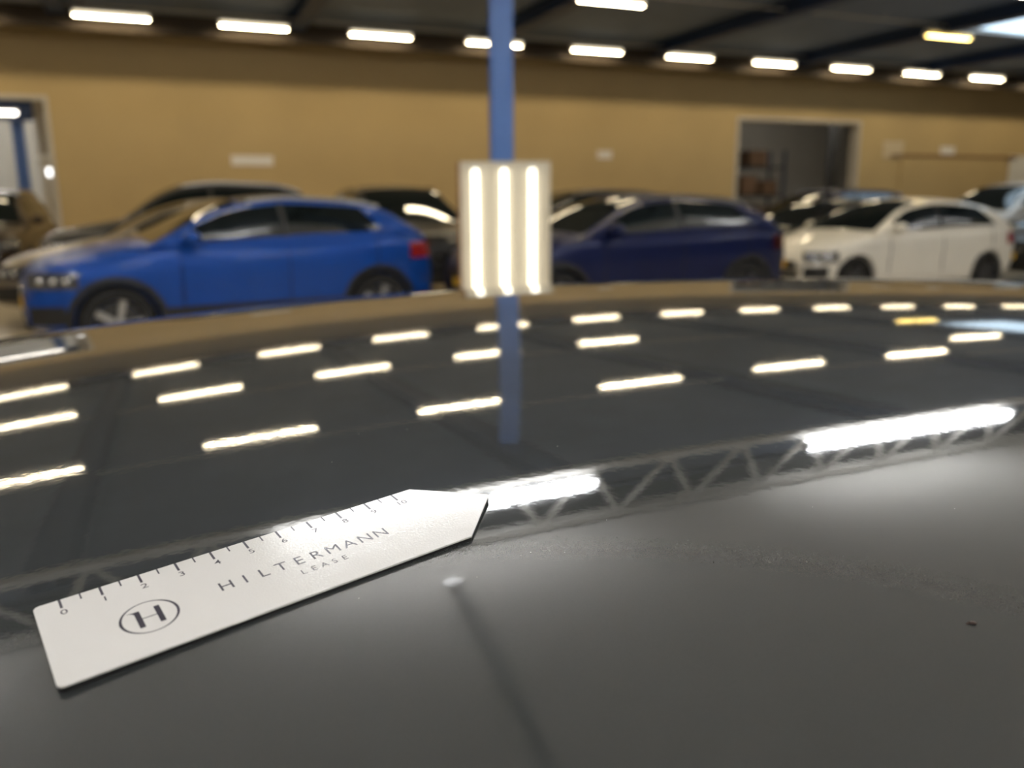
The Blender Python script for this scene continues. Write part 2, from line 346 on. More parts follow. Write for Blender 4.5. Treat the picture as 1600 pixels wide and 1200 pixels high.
# ------------------------------------------------------------------ rooms behind the openings: columns, lamps, racks
def column(x, y, label, m_='blue_steel', hw=.13):
    t = empty('steel_column', (x, y, 0)); tag(t, label, 'column')
    obj('shaft', boxes('shaft', [(-hw, hw, -hw, hw, .02, 5.89)], .01), m_, t); obj('base_plate', boxes('bp', [(-hw - .07, hw + .07, -hw - .07, hw + .07, 0, .02)]), m_, t)
column(-3.08, 25.2, 'blue column seen through the bright doorway at the left')
column(-2.50, 24.5, 'slim grey column near the right edge of the bright doorway', 'grey_steel', .10)
def room_lamp(x, y, z, ln, label, m_='room_lamp', r_=.05):
    t = empty('room_lamp', (x, y, z)); tag(t, label, 'lamp')
    obj('tube', boxes('tube', [(-ln / 2, ln / 2, -r_, r_, -.05, .03)], .02), m_, t); obj('housing', boxes('hs', [(-ln / 2 - .03, ln / 2 + .03, -r_ - .02, r_ + .02, .03, .09)]), 'white_metal', t)
    for s in (-1, 1): obj('rod', bar('rod', (s * ln * .3, 0, .09), (s * ln * .3, 0, 5.899 - z), .008, 6), 'grey_steel', t)
room_lamp(-4.08, 23.0, 3.53, 2.6, 'bright tube lamp seen high in the left doorway', 'room_lamp_soft')
room_lamp(-7.5, 26.0, 4.9, 2.6, 'unseen tube lamp added in the room behind the left doorway')  # this and the following room lamps are out of view, added for brightness
room_lamp(-1.5, 27.0, 5.0, 2.6, 'added tube lamp in the bright room hidden beside the doorway edge')
room_lamp(21.0, 23.0, 5.0, 2.6, 'unseen tube lamp added in the dim store room')
room_lamp(24.5, 27.5, 5.25, 2.6, 'second unseen tube lamp added deeper in the dim store room', 'room_lamp_soft', .12)
room_lamp(-4.2, 28.0, 5.3, 2.6, 'unseen tube lamp added high in the bright room behind the left doorway', 'room_lamp')
bm_ = empty('door_lintel_beam', (0, 0, 0)); tag(bm_, 'dark blue crossbeam at the top of the bright doorway', 'beam')
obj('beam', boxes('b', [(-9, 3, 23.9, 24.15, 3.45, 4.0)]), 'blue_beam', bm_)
pp = empty('wall_pipe', (-2.14, 21.2, 0)); tag(pp, 'pale upright duct just inside the left doorway', 'duct')
obj('duct', boxes('d', [(-.11, .10, -.12, .12, 0, 5.89)], .03), 'white_trim', pp)
for k in range(3): obj('collar', boxes('d', [(-.13, .12, -.14, .14, .8 + 1.6 * k, .9 + 1.6 * k)], .01), 'white_metal', pp)
for (x, y, hw, lb) in ((16.6, 23.2, .30, 'broad grey pillar at the left inside the dim opening'), (18.0, 26.0, .22, 'dark grey pillar in the middle of the dim opening'), (22.1, 23.6, .14, 'thin dark pillar at the right inside the dim opening')):
    column(x, y, lb, 'grey_steel' if x != 22.1 else 'dark_steel', hw)
rk = empty('storage_rack', (18.6, 27.6, 0)); tag(rk, 'dim storage rack behind the opening right of centre', 'rack')
for x in (0, 2.4, 4.8):
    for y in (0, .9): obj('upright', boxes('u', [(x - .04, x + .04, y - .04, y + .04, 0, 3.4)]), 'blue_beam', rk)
for z in (.5, 1.6, 2.7): obj('shelf', boxes('s', [(-.04, 4.84, -.06, .96, z, z + .07)], .008), 'dark_steel', rk)
bxs = [(.6, .57), (1.6, .57), (3.1, .57), (4.1, .57), (.7, 1.67), (1.7, 1.67), (3.2, 1.67), (4.2, 1.67), (1.1, 2.77), (3.6, 2.77)]
names = ['lower left', 'lower centre left', 'lower centre right', 'lower right', 'middle left', 'middle centre left', 'middle centre right', 'middle right', 'upper left', 'upper right']
for (x, z), nm in zip(bxs, names):
    w_, h_ = random.uniform(.35, .44), random.uniform(.5, .8)
    t = empty('cardboard_box', (18.6 + x, 28.05, z)); tag(t, 'brown cardboard box on the dim storage rack, %s' % nm, 'box', 'boxes on the storage rack')
    obj('carton', boxes('c', [(-w_, w_, -.36, .36, 0, h_)], .01), 'cardboard', t); obj('tape', boxes('t', [(-w_ - .002, w_ + .002, -.03, .03, h_, h_ + .003)]), 'paper', t)

bk = empty('bulkhead_lamp', (-2.02, 21.05, 2.05)); tag(bk, 'small cool lamp glowing at the right edge of the left doorway', 'lamp')
obj('lens', boxes('lens', [(-.10, .09, -.06, -.02, 0, .16)], .015), 'dim_lamp', bk); obj('base', boxes('base', [(-.11, .10, -.02, .029, -.02, .18)], .006), 'white_metal', bk)
# ------------------------------------------------------------------ light board in front of the post
lb = empty('light_board', (1.735, 4.26, 0), -math.atan2(1.735, 4.26)); tag(lb, 'cream inspection board with three glowing white LED tubes', 'light board')
bw, bz0, bz1 = .243, .36, 1.62
obj('panel', boxes('panel', [(-bw, bw, -.012, .012, bz0, bz1)], .004), 'board', lb)
for s in (-1, 1): obj('edge_strip', boxes('edge', [(s * bw - .007, s * bw + .007, -.02, .016, bz0, bz1)], .003), 'wood' if s < 0 else 'board', lb)
for x in (-.153, 0, .151):
    t = obj('led_tube', bar('tube', (x, -.032, bz0 + .05), (x, -.032, bz1 - .03), .017, 14), 'tube', lb)
    for z in (bz0 + .03, bz1 - .03):
        obj('end_cap', boxes('cap', [(x - .019, x + .019, -.052, -.012, z - .012, z + .012)], .004), 'white_metal', t)
for s in (-1, 1):
    obj('leg', boxes('leg', [(s * .17 - .02, s * .17 + .02, .012, .05, .06, bz1 - .2)], .004), 'dark_steel', lb)
    obj('foot', boxes('foot', [(s * .17 - .025, s * .17 + .025, -.25, .30, .02, .06)], .006), 'dark_steel', lb)
    for y in (-.2, .25): obj('pad', bar('pad', (s * .17, y, 0), (s * .17, y, .02), .02, 10), 'rubber', lb)

# ------------------------------------------------------------------ parked cars
KIND = {
 'hatch': dict(L=4.05, W=1.76, WB=2.56, R=.315,
    top=[(-2.025, .58), (-1.98, .68), (-1.85, .76), (-1.4, .87), (-.92, .965), (0, .97), (1.0, 1.0), (1.55, 1.03), (1.92, 1.0), (2.0, .92), (2.025, .8)],
    roof=[(-1.00, .93), (-.30, 1.33), (.05, 1.42), (.45, 1.45), (1.05, 1.41), (1.5, 1.32), (1.9, .99)], wr=.58),
 'crossover': dict(L=4.04, W=1.84, WB=2.60, R=.345,
    top=[(-2.02, .66), (-1.97, .80), (-1.84, .88), (-1.4, .98), (-.95, 1.05), (0, 1.06), (1.0, 1.09), (1.55, 1.12), (1.90, 1.08), (1.99, .98), (2.02, .85)],
    roof=[(-1.02, 1.02), (-.38, 1.37), (-.05, 1.47), (.40, 1.51), (1.10, 1.47), (1.45, 1.40), (1.92, 1.07)], wr=.62),
 'suv': dict(L=4.50, W=1.86, WB=2.70, R=.36,
    top=[(-2.25, .70), (-2.2, .86), (-2.05, .95), (-1.5, 1.04), (-1.05, 1.10), (0, 1.11), (1.0, 1.13), (1.7, 1.15), (2.12, 1.12), (2.22, 1.0), (2.25, .85)],
    roof=[(-1.12, 1.07), (-.5, 1.48), (-.15, 1.61), (.4, 1.66), (1.3, 1.63), (1.8, 1.55), (2.18, 1.10)], wr=.66),
}
def smooth(y, n=2):
    y = np.array(y, float)
    for _ in range(n): y[1:-1] = .25 * y[:-2] + .5 * y[1:-1] + .25 * y[2:]
    return y
def build_kind(kn):
    P = KIND[kn]; L, W, WB, R = P['L'], P['W'], P['WB'], P['R']; hw = W / 2
    xs = np.concatenate([np.linspace(-L / 2, -L / 2 + .3, 9), np.linspace(-L / 2 + .36, L / 2 - .26, 52), np.linspace(L / 2 - .2, L / 2, 7)])
    tp = np.array(P['top']); zt_ = smooth(np.interp(xs, tp[:, 0], tp[:, 1]), 3)
    wk = np.array([(-L / 2, .66), (-L / 2 + .1, .80), (-L / 2 + .35, .93), (-L / 2 + .8, .985), (0, 1), (L / 2 - .8, .985), (L / 2 - .3, .93), (L / 2 - .06, .83), (L / 2, .74)])
    w_ = smooth(np.interp(xs, wk[:, 0], wk[:, 1] * hw), 2)
    zb_ = np.interp(xs, [-L / 2, -L / 2 + .5, L / 2 - .5, L / 2], [.30, .20, .21, .34]) + (.03 if kn != 'hatch' else 0)
    ZT = lambda x: float(np.interp(x, xs, zt_)); WX = lambda x: float(np.interp(x, xs, w_)); ZB = lambda x: float(np.interp(x, xs, zb_))
    def half(x):
        w, t, b_ = WX(x), ZT(x), ZB(x); mz = b_ + (t - b_) * .5
        return [(0, b_), (w * .80, b_), (w * .95, b_ + .05), (w * .985, b_ + .18), (w * .975, mz - .04), (w * 1.0, mz + .08), (w * .985, t - .14), (w * .955, t - .06), (w * .90, t - .015), (w * .6, t + .022), (w * .3, t + .033), (0, t + .036)]
    V, F = [], []
    for x in xs:
        h_ = half(x); ring = h_ + [(-y, z) for (y, z) in h_[-2:0:-1]]
        V += [(x, y, z) for y, z in ring]
    n_ = 22
    for i in range(len(xs) - 1):
        for k in range(n_): F.append((i * n_ + k, i * n_ + (k + 1) % n_, (i + 1) * n_ + (k + 1) % n_, (i + 1) * n_ + k))
    F.append(tuple(range(n_))); F.append(tuple(range((len(xs) - 1) * n_, len(xs) * n_)))
    body = mesh('body', V, F)
    # cut the wheel arches
    tmp = bpy.data.objects.new('tmp_body', body); C.objects.link(tmp)
    cut = []
    for s in (-1, 1):
        for fx in (-WB / 2, WB / 2):
            bm = bmesh.new(); bmesh.ops.create_cone(bm, cap_ends=True, segments=36, radius1=R + .045, radius2=R + .045, depth=.6, matrix=Matrix.Translation((fx, s * (hw + .02), R)) @ Matrix.Rotation(math.pi / 2, 4, 'X'))
            cm = bpy.data.meshes.new('cut'); bm.to_mesh(cm); bm.free(); co = bpy.data.objects.new('tmp_cut', cm); C.objects.link(co); cut.append(co)
            md = tmp.modifiers.new('cut', 'BOOLEAN'); md.operation = 'DIFFERENCE'; md.object = co; md.solver = 'EXACT'
    dg = bpy.context.evaluated_depsgraph_get(); dg.update()
    nb = bpy.data.meshes.new_from_object(tmp.evaluated_get(dg)); nb.name = 'body'
    for o in cut + [tmp]: bpy.data.objects.remove(o)
    nb.polygons.foreach_set('use_smooth', [True] * len(nb.polygons)); nb.set_sharp_from_angle(angle=math.radians(38))
    # cabin
    rp = np.array(P['roof']); cx = np.linspace(rp[0, 0], rp[-1, 0], 48); zr_ = smooth(np.interp(cx, rp[:, 0], rp[:, 1]), 3)
    ZR = lambda x: float(np.interp(x, cx, zr_))
    def cab(x):
        wb_ = WX(x) * .925; zt = ZT(x) - .03; zr = max(ZR(x), zt + .01); k = min(1, max(0, (zr - zt) / .40))
        wr_ = wb_ + (P['wr'] - wb_) * k
        return wb_, wr_, zt, zr, .055 * k
    def side(x, f):
        wb_, wr_, zt, zr, cr = cab(x); return (wb_ + (wr_ - wb_) * f + .034 * math.sin(math.pi * f), zt + (zr - cr - zt) * f)
    def topz(x, g):
        wb_, wr_, zt, zr, cr = cab(x); return (wr_ * g, zr - cr * abs(g) ** 3.0)
    V, F = [], []
    fs = [0, .25, .5, .75, 1]; gs = [.9, .7, .4, 0]
    for x in cx:
        h_ = [side(x, f) for f in fs] + [topz(x, g) for g in gs]
        ring = [(-y, z) for (y, z) in h_[:-1]] + [h_[-1]] + h_[-2::-1]
        V += [(x, y, z) for y, z in ring]
    n_ = 17
    for i in range(len(cx) - 1):
        for k in range(n_ - 1): F.append((i * n_ + k, i * n_ + k + 1, (i + 1) * n_ + k + 1, (i + 1) * n_ + k))
        F.append((i * n_ + n_ - 1, i * n_, (i + 1) * n_, (i + 1) * n_ + n_ - 1))
    F.append(tuple(range(n_))); F.append(tuple(range((len(cx) - 1) * n_, len(cx) * n_)))
    cabin = mesh('cabin', V, F, True, 40)
    def patch(fn, U, Vv, off, name):
        pts = [[Vector(fn(u, v)) for v in Vv] for u in U]; V, F = [], []
        nu, nv = len(U), len(Vv)
        for i in range(nu):
            for j in range(nv):
                a = pts[min(i + 1, nu - 1)][j] - pts[max(i - 1, 0)][j]; b_ = pts[i][min(j + 1, nv - 1)] - pts[i][max(j - 1, 0)]
                nn = a.cross(b_).normalized(); c_ = pts[i][j]
                if nn.dot(c_ - Vector((.4, 0, .7))) < 0: nn = -nn
                V.append(c_ + nn * off)
        for i in range(nu - 1):
            for j in range(nv - 1): F.append((i * nv + j, i * nv + j + 1, (i + 1) * nv + j + 1, (i + 1) * nv + j))
        me = bpy.data.meshes.new(name); me.from_pydata(V, [], F)
        bm = bmesh.new(); bm.from_mesh(me); bmesh.ops.recalc_face_normals(bm, faces=bm.faces)
        me2 = bpy.data.meshes.new(name); bmesh.ops.solidify(bm, geom=bm.faces[:], thickness=.004); bm.to_mesh(me2); bm.free()
        me2.polygons.foreach_set('use_smooth', [True] * len(me2.polygons)); me2.set_sharp_from_angle(angle=math.radians(40)); return me2
    parts = dict(body=nb, cabin=cabin)
    hx = P['roof'][2][0] - .04; rx = P['roof'][-2][0] + .02; ex = P['roof'][-1][0]
    parts['windshield'] = patch(lambda u, v: (u, *topz(u, v)), np.linspace(rp[0, 0] + .09, hx, 9), np.linspace(-.93, .93, 13), .007, 'windshield')
    parts['top_panel'] = patch(lambda u, v: (u, *topz(u, v)), np.linspace(hx + .03, rx - .03, 12), np.linspace(-.97, .97, 13), .004, 'roof_panel')
    parts['rear_window'] = patch(lambda u, v: (u, *topz(u, v)), np.linspace(rx, ex - .05, 7), np.linspace(-.86, .86, 11), .007, 'rear_window')
    xa, xb, xc = rp[0, 0] + .42, .32, rx - .08
    for s, sn in ((-1, 'l'), (1, 'r')):
        sd = lambda u, v, s=s: (u + .10 * (v - .5) * (1 if u < xa + .2 else 0), s * side(u, v)[0], side(u, v)[1])
        parts['sw_f' + sn] = patch(sd, np.linspace(xa, xb - .03, 10), np.linspace(.14, .90, 6), .006, 'side_window')
        rw = lambda u, v, s=s: (lambda x_: (x_, s * side(x_, .16 + .74 * v)[0], side(x_, .16 + .74 * v)[1]))(u - .20 * (v - .1) * max(0, (u - xb - .4) / .6))
        parts['sw_r' + sn] = patch(rw, np.linspace(xb + .03, xc - .02, 12), np.linspace(0, 1, 6), .006, 'side_window')
        parts['bpil' + sn] = patch(sd, np.linspace(xb - .045, xb + .045, 3), np.linspace(.14, .92, 6), .004, 'b_pillar')
    def bside(x, z):
        h_ = half(x)[2:9]; return float(np.interp(z, [q[1] for q in h_], [q[0] for q in h_]))
    for i, x in enumerate((xa - .12, xb, xc - .1)):
        for s in (-1, 1):
            zz = np.linspace(ZB(x) + .14, ZT(x) - .03, 9)
            if i == 2: zz = np.linspace(ZB(x) + .52, ZT(x) - .03, 6)
            parts['seam%d%d' % (i, s)] = patch(lambda u, v, s=s: (u, s * bside(u, v), v), [x - .006, x + .006], zz, .004, 'door_gap')
    for s in (-1, 1):
        for i, x in enumerate((xb - .16, xc - .24)):
            z = ZT(x) - .17; y = bside(x, z); parts['handle%d%d' % (i, s)] = boxes('door_handle', [(x - .10, x + .10, s * (y + .005) - .016, s * (y + .005) + .016, z - .012, z + .016)], .008)
        parts['sill%d' % s] = patch(lambda u, v, s=s: (u, s * bside(u, v), v), np.linspace(-WB / 2 + R + .08, WB / 2 - R - .08, 8), np.linspace(ZB(0) + .06, ZB(0) + (.15 if kn == 'hatch' else .24), 3), .008, 'sill_cladding')
        for i, fx in enumerate((-WB / 2, WB / 2)):
            V, F = [], []
            ra, rb = R + .038, R + (.06 if kn == 'hatch' else .095)
            N = 22; a0, a1 = math.radians(-12), math.radians(192)
            for k in range(N + 1):
                a = a0 + (a1 - a0) * k / N
                for (rr, oy) in ((ra, -.04), (ra, .012), (rb, .010), (rb, -.04)):
                    x, z = fx + rr * math.cos(a), R + rr * math.sin(a)
                    yy = bside(min(max(x, -L / 2), L / 2), max(z, ZB(fx) + .05)); V.append((x, s * (yy + oy), z))
            for k in range(N):
                for j in range(4): F.append((k * 4 + j, k * 4 + (j + 1) % 4, (k + 1) * 4 + (j + 1) % 4, (k + 1) * 4 + j))
            F += [(0, 1, 2, 3), tuple(N * 4 + j for j in range(4))]
            parts['arch%d%d' % (i, s)] = mesh('arch_trim', V, F, True, 40)
        xf = -L / 2 + .20
        parts['head%d' % s] = patch(lambda u, v, s=s: (u, s * bside(u, v), v), np.linspace(-L / 2 + .03, -L / 2 + .42, 9), np.linspace(ZT(xf) - .20, ZT(xf) - .055, 5), .010, 'headlight')
        for q in range(3):
            xq = -L / 2 + .12 + .10 * q; zq = ZT(xf) - .125; parts['lens%d%d' % (q, s)] = ball('lamp_projector', .032, .02, .032, 10)
            for v in parts['lens%d%d' % (q, s)].vertices: v.co += Vector((xq, s * (bside(xq, zq) + .012), zq))
        parts['fog%d' % s] = patch(lambda u, v, s=s: (u, s * bside(u, v), v), np.linspace(-L / 2 + .02, -L / 2 + .30, 7), np.linspace(ZB(xf) + .07, ZB(xf) + .24, 4), .008, 'fog_recess')
        xt = L / 2 - .2
        parts['tail%d' % s] = patch(lambda u, v, s=s: (u, s * bside(u, v), v), np.linspace(L / 2 - .34, L / 2 - .01, 8), np.linspace(ZT(xt) - .26, ZT(xt) - .09, 5), .010, 'tail_light')
        parts['mirror%d' % s] = ball('mirror', .085, .105, .07)
        parts['rail%d' % s] = patch(lambda u, v, s=s: (u, s * topz(u, .93)[0], topz(u, .93)[1] + v), np.linspace(hx + .1, rx - .05, 10), [.0, .035], .012, 'roof_rail')
    x0 = -L / 2
    gz = ZT(x0 + .06) - .12
    parts['grille'] = boxes('grille', [(x0 - .012, x0 + .05, -hw * .52, hw * .52, gz - .10, gz + .02)], .012)
    parts['intake'] = boxes('intake', [(x0 - .012, x0 + .05, -hw * .58, hw * .58, .32, .44)], .012)
    parts['badge'] = lathe('badge', [(0, -.012), (.05, -.010), (.055, 0), (0, .002)], 18)
    parts['plate'] = boxes('number_plate', [(x0 - .022, x0 - .012, -.26, .26, .47, .57)], .003)
    parts['rplate'] = boxes('number_plate', [(L / 2 + .001, L / 2 + .014, -.26, .26, .62, .72)], .003)
    # wheel
    T = .21
    parts['tyre'] = lathe('tyre', [(R * .66, -T / 2 + .01), (R * .72, -T / 2), (R * .92, -T / 2 + .005), (R, -T / 2 + .04), (R, T / 2 - .04), (R * .92, T / 2 - .005), (R * .72, T / 2), (R * .66, T / 2 - .01)], 32)
    parts['rim'] = lathe('rim', [(R * .70, -T / 2 + .012), (R * .66, -T / 2 + .02), (R * .63, -T / 2 + .07), (R * .62, T / 2 - .03)], 32)
    parts['disc'] = lathe('brake_disc', [(0, -.01), (R * .58, -.01), (R * .58, .01), (0, .01)], 24)
    sp = []
    bm = bmesh.new()
    mtx = Matrix.Translation((R * .36, -T / 2 + .045, 0)) @ Matrix.Diagonal((R * .60, .03, R * .20, 1)); bmesh.ops.create_cube(bm, size=1, matrix=mtx)
    for v in bm.verts:
        if v.co.x < R * .2: v.co.z *= .75
    bmesh.ops.bevel(bm, geom=bm.edges[:], offset=.006, segments=1, affect='EDGES')
    me = bpy.data.meshes.new('spoke'); bm.to_mesh(me); bm.free(); parts['spoke'] = me
    parts['hub'] = lathe('hub', [(0, -T / 2 + .02), (R * .14, -T / 2 + .022), (R * .17, -T / 2 + .05), (0, -T / 2 + .08)], 16)
    parts['info'] = dict(P=P, ZT=ZT, WX=WX, hx=hx, mirror_x=xa - .02, gz=gz)
    return parts
PARTS = {k: build_kind(k) for k in KIND}
def setm(o, m_):
    if len(o.data.materials) == 0: o.data.materials.append(None)
    o.material_slots[0].link = 'OBJECT'; o.material_slots[0].material = MT[m_]
def wheels(root, pt, rim, hide=()):
    P = pt['info']['P']; hw, WB, R = P['W'] / 2, P['WB'], P['R']
    for s in (-1, 1):
        for fx in (-WB / 2, WB / 2):
            w_ = empty('wheel', (fx, s * (hw - .125), R), 0 if s < 0 else math.pi); w_.parent = root
            for nm, mm in (('tyre', 'rubber'), ('rim', rim), ('disc', 'dark_steel'), ('hub', rim)):
                o = obj({'disc': 'brake_disc'}.get(nm, nm), pt[nm], None, w_); setm(o, mm)
            a0 = random.uniform(0, 1.2)
            for k in range(5): o = obj('spoke', pt['spoke'], None, w_, None, (0, a0 + k * 2 * math.pi / 5, 0)); setm(o, rim)
NM = {'bpil': 'b_pillar', 'top_panel': 'roof_panel', 'fog': 'fog_recess', 'lens': 'lamp_projector', 'sw_f': 'side_window', 'sw_r': 'side_window', 'sw_q': 'quarter_window', 'seam': 'door_gap', 'handle': 'door_handle', 'sill': 'sill_cladding', 'arch': 'arch_trim', 'head': 'headlight', 'tail': 'tail_light', 'mirror': 'mirror', 'rail': 'roof_rail', 'grille': 'grille', 'intake': 'intake', 'badge': 'badge', 'plate': 'number_plate', 'rplate': 'number_plate', 'windshield': 'windshield', 'rear_window': 'rear_window', 'body': 'body', 'cabin': 'cabin'}
def car(kn, pt_col, label, cx, cy, yaw, rim='alloy', scale=(1, 1, 1), clad='black_plastic', cabin=None, rails=True, group=None, skip=(), roofc=None, tail='taillight'):
    pt = PARTS[kn]; info = pt['info']; P = info['P']
    root = empty({'hatch': 'hatchback_car', 'crossover': 'crossover_car', 'suv': 'sport_utility_car'}[kn], (cx, cy, 0), yaw); root.scale = scale
    tag(root, label, 'car', group)
    M_ = {'bpi': 'black_plastic', 'top': roofc or cabin or pt_col, 'fog': 'black_plastic', 'len': 'chrome', 'sw_': 'glass', 'win': 'glass', 'rea': 'glass', 'sea': 'seam', 'han': pt_col, 'sil': clad, 'arc': clad, 'hea': 'headlight', 'tai': tail, 'mir': cabin or pt_col, 'rai': 'chrome' if rails else pt_col, 'gri': 'black_plastic', 'int': 'black_plastic', 'bad': 'chrome', 'pla': 'plate_yellow', 'rpl': 'plate_yellow', 'bod': pt_col, 'cab': cabin or pt_col}
    for k, me in pt.items():
        if k in ('tyre', 'rim', 'disc', 'spoke', 'hub', 'info'): continue
        base = next(v for q, v in NM.items() if k.startswith(q) and (q != 'rear_window' or k == 'rear_window'))
        if any(k.startswith(q) for q in skip): continue
        if k.startswith('rail') and not rails: continue
        o = obj(base, me, None, root); setm(o, M_[k[:3]])
        if k.startswith('mirror'):
            s = int(k[6:]); x = info['mirror_x']; o.location = (x, s * (info['WX'](x) * .93 + .10), info['ZT'](x) + .055)
        if k == 'badge': o.location = (-P['L'] / 2 - .012, 0, info['gz'] - .04); o.rotation_euler = (0, 0, -math.pi / 2)
    wheels(root, pt, rim)
    return root
def by_hubs(kn, f, r_, width_sign=1):
    """near-side hub positions (front, rear) on the floor -> centre, yaw, length scale"""
    P = KIND[kn]; f, r_ = Vector(f), Vector(r_); d = r_ - f; yaw = math.atan2(d.y, d.x); k = d.length / P['WB']
    nrm = Vector((-math.sin(yaw), math.cos(yaw))); c_ = (f + r_) / 2 + nrm * (P['W'] / 2 - .02) * k
    return c_.x, c_.y, yaw, k
G = 'cars parked in the hall'
x, y, a, k = by_hubs('crossover', (-.395, 8.30), (2.13, 8.72)); car('crossover', 'p_blue', 'bright blue crossover with black roof trim, nearest car at the left', x, y, a, 'alloy', (k, k, 1.0), group=G, roofc='p_black')
x, y, a, k = by_hubs('crossover', (3.93, 8.10), (6.57, 8.25)); car('crossover', 'p_navy', 'dark navy crossover right of the glowing light board', x, y, a, 'dark_alloy', (k, k, 1.0), group=G, tail='tail_smoked')
x, y, a, k = by_hubs('hatch', (9.08, 9.05), (11.66, 9.02)); car('hatch', 'p_white', 'cream white hatchback parked at the right', x, y, a, 'dark_alloy', (k, k, 1.0), clad='p_white', rails=False, group=G)
car('hatch', 'p_silver', 'silver brown car just behind the blue crossover, nose showing left of it', .30, 11.75, math.radians(3), 'alloy', (1.05, 1, 1.03), clad='p_silver', rails=False, group=G)
car('suv', 'p_grey', 'charcoal sport utility car, second behind the blue crossover', .45, 14.3, math.radians(2), 'dark_alloy', (.92, 1, 1.07), group=G)
car('suv', 'p_darkbrown', 'dark brown sport utility car in front of the bright doorway at the left', -2.75, 16.6, math.radians(88), 'dark_alloy', (1, 1, 1.03), group=G)
car('suv', 'p_black', 'black sport utility car behind the light board and blue tail', 3.60, 13.5, math.radians(90), 'dark_alloy', (1, 1, 1.03), group=G, skip=('plate',))
car('suv', 'p_darkgrey', 'graphite sport utility car in the far row behind the black one', 7.3, 14.6, math.radians(2), 'dark_alloy', (1, 1, 1.0), group=G)
car('hatch', 'p_black', 'black hatchback between the navy crossover and the white hatchback', 10.9, 12.0, math.radians(1), 'dark_alloy', (1.05, 1, 1.0), rails=False, group=G)
car('suv', 'p_navy', 'dark blue sport utility car in the far row below the dim opening', 13.4, 14.6, math.radians(1), 'dark_alloy', group=G)
car('suv', 'p_lightwhite', 'white sport utility car behind the cream hatchback at the right edge', 16.7, 12.6, math.radians(1), 'alloy', (1, 1, 1.06), clad='p_lightwhite', rails=False, group=G)
car('hatch', 'p_black', 'black car with yellow number plate at the right edge of the picture', 15.1, 9.9, math.radians(0), 'dark_alloy', (1, 1, .95), rails=False, group=G)

# ------------------------------------------------------------------ the grey car in the foreground
COEF = [-0.087785, 0.064489, -0.198539, 0.509854, -0.904679, 0.010381, 0.103405, -0.463802, 1.019531, -0.068825, 0.206176, -0.773884, 0.039552, 0.041414, -0.032048, 0.603793, -0.197044, -0.587807, 0.535868]
EXP = [(0, 0), (0, 1), (0, 2), (0, 3), (0, 4), (1, 0), (1, 1), (1, 2), (1, 3), (2, 0), (2, 1), (2, 2), (3, 0), (3, 1), (4, 0), (0, 5), (0, 6), (1, 4), (2, 3)]
def roof_z(s, t):
    q = t - .35
    z = sum(c * s ** i * q ** j for c, (i, j) in zip(COEF, EXP))
    if np.ndim(t) or t > 1.12: z = z - np.clip(np.asarray(t) - 1.12, 0, None) ** 2 * 2.2
    return z + EYE - .0016
rs = Vector((math.cos(HD), -math.sin(HD), 0)); rc = Vector((math.sin(HD), math.cos(HD), 0))
gcar = empty('grey_car', (rc.x * .66, rc.y * .66, 0), -HD); tag(gcar, 'dark grey metallic car whose glossy roof fills the foreground', 'car')
S = np.linspace(-.98, .98, 197); T = np.linspace(.015, 1.32, 132)
SS, TT = np.meshgrid(S, T, indexing='ij'); ZZ = roof_z(SS, TT)
nS, nT = len(S), len(T)
V = np.stack([SS, TT - .66, ZZ], -1).reshape(-1, 3)
F = [(i * nT + j, (i + 1) * nT + j, (i + 1) * nT + j + 1, i * nT + j + 1) for i in range(nS - 1) for j in range(nT - 1)]
me = bpy.data.meshes.new('roof'); me.from_pydata(V.tolist(), [], F); me.polygons.foreach_set('use_smooth', [True] * len(F))
roof = obj('roof', me, 'roof_paint', gcar); roof['label'] = 'glossy dark grey metallic roof panel'
# sheet-metal return and glasshouse below the roof edge
edge = [(i, 0) for i in range(0, nS, 4)] + [(nS - 1, j) for j in range(0, nT, 4)] + [(i, nT - 1) for i in range(nS - 1, -1, -4)] + [(0, j) for j in range(nT - 1, -1, -4)]
ev = [V[i * nT + j] for i, j in edge]
def skirt(name, fa, fb):
    VV, FF = [], []
    for p in ev: VV.append(fa(p)); VV.append(fb(p))
    k = len(ev)
    for i in range(k): FF.append((2 * i, 2 * ((i + 1) % k), 2 * ((i + 1) % k) + 1, 2 * i + 1))
    return mesh(name, VV, FF)
obj('roof_edge', skirt('roof_edge', lambda p: (p[0], p[1], p[2]), lambda p: (p[0] * .995, p[1] * .99, p[2] - .05)), 'roof_paint', gcar)
obj('glasshouse', skirt('glasshouse', lambda p: (p[0] * .99, p[1] * .98, p[2] - .045), lambda p: (p[0] * 1.15, p[1] * 1.2, min(p[2] - .1, .80))), 'glass', gcar)
pt = PARTS['hatch']
for k_ in ('body', 'head-1', 'head1', 'tail-1', 'tail1', 'grille', 'intake', 'plate', 'rplate', 'arch0-1', 'arch01', 'arch1-1', 'arch11'):
    nm = next(v for q, v in NM.items() if k_.startswith(q))
    o = obj(nm, pt[k_], None, gcar, None); o.scale = (1.06, 1, .80)
    setm(o, {'body': 'roof_paint', 'headlight': 'headlight', 'tail_light': 'taillight', 'number_plate': 'plate_yellow'}.get(nm, 'black_plastic'))
wheels(gcar, pt, 'dark_alloy')

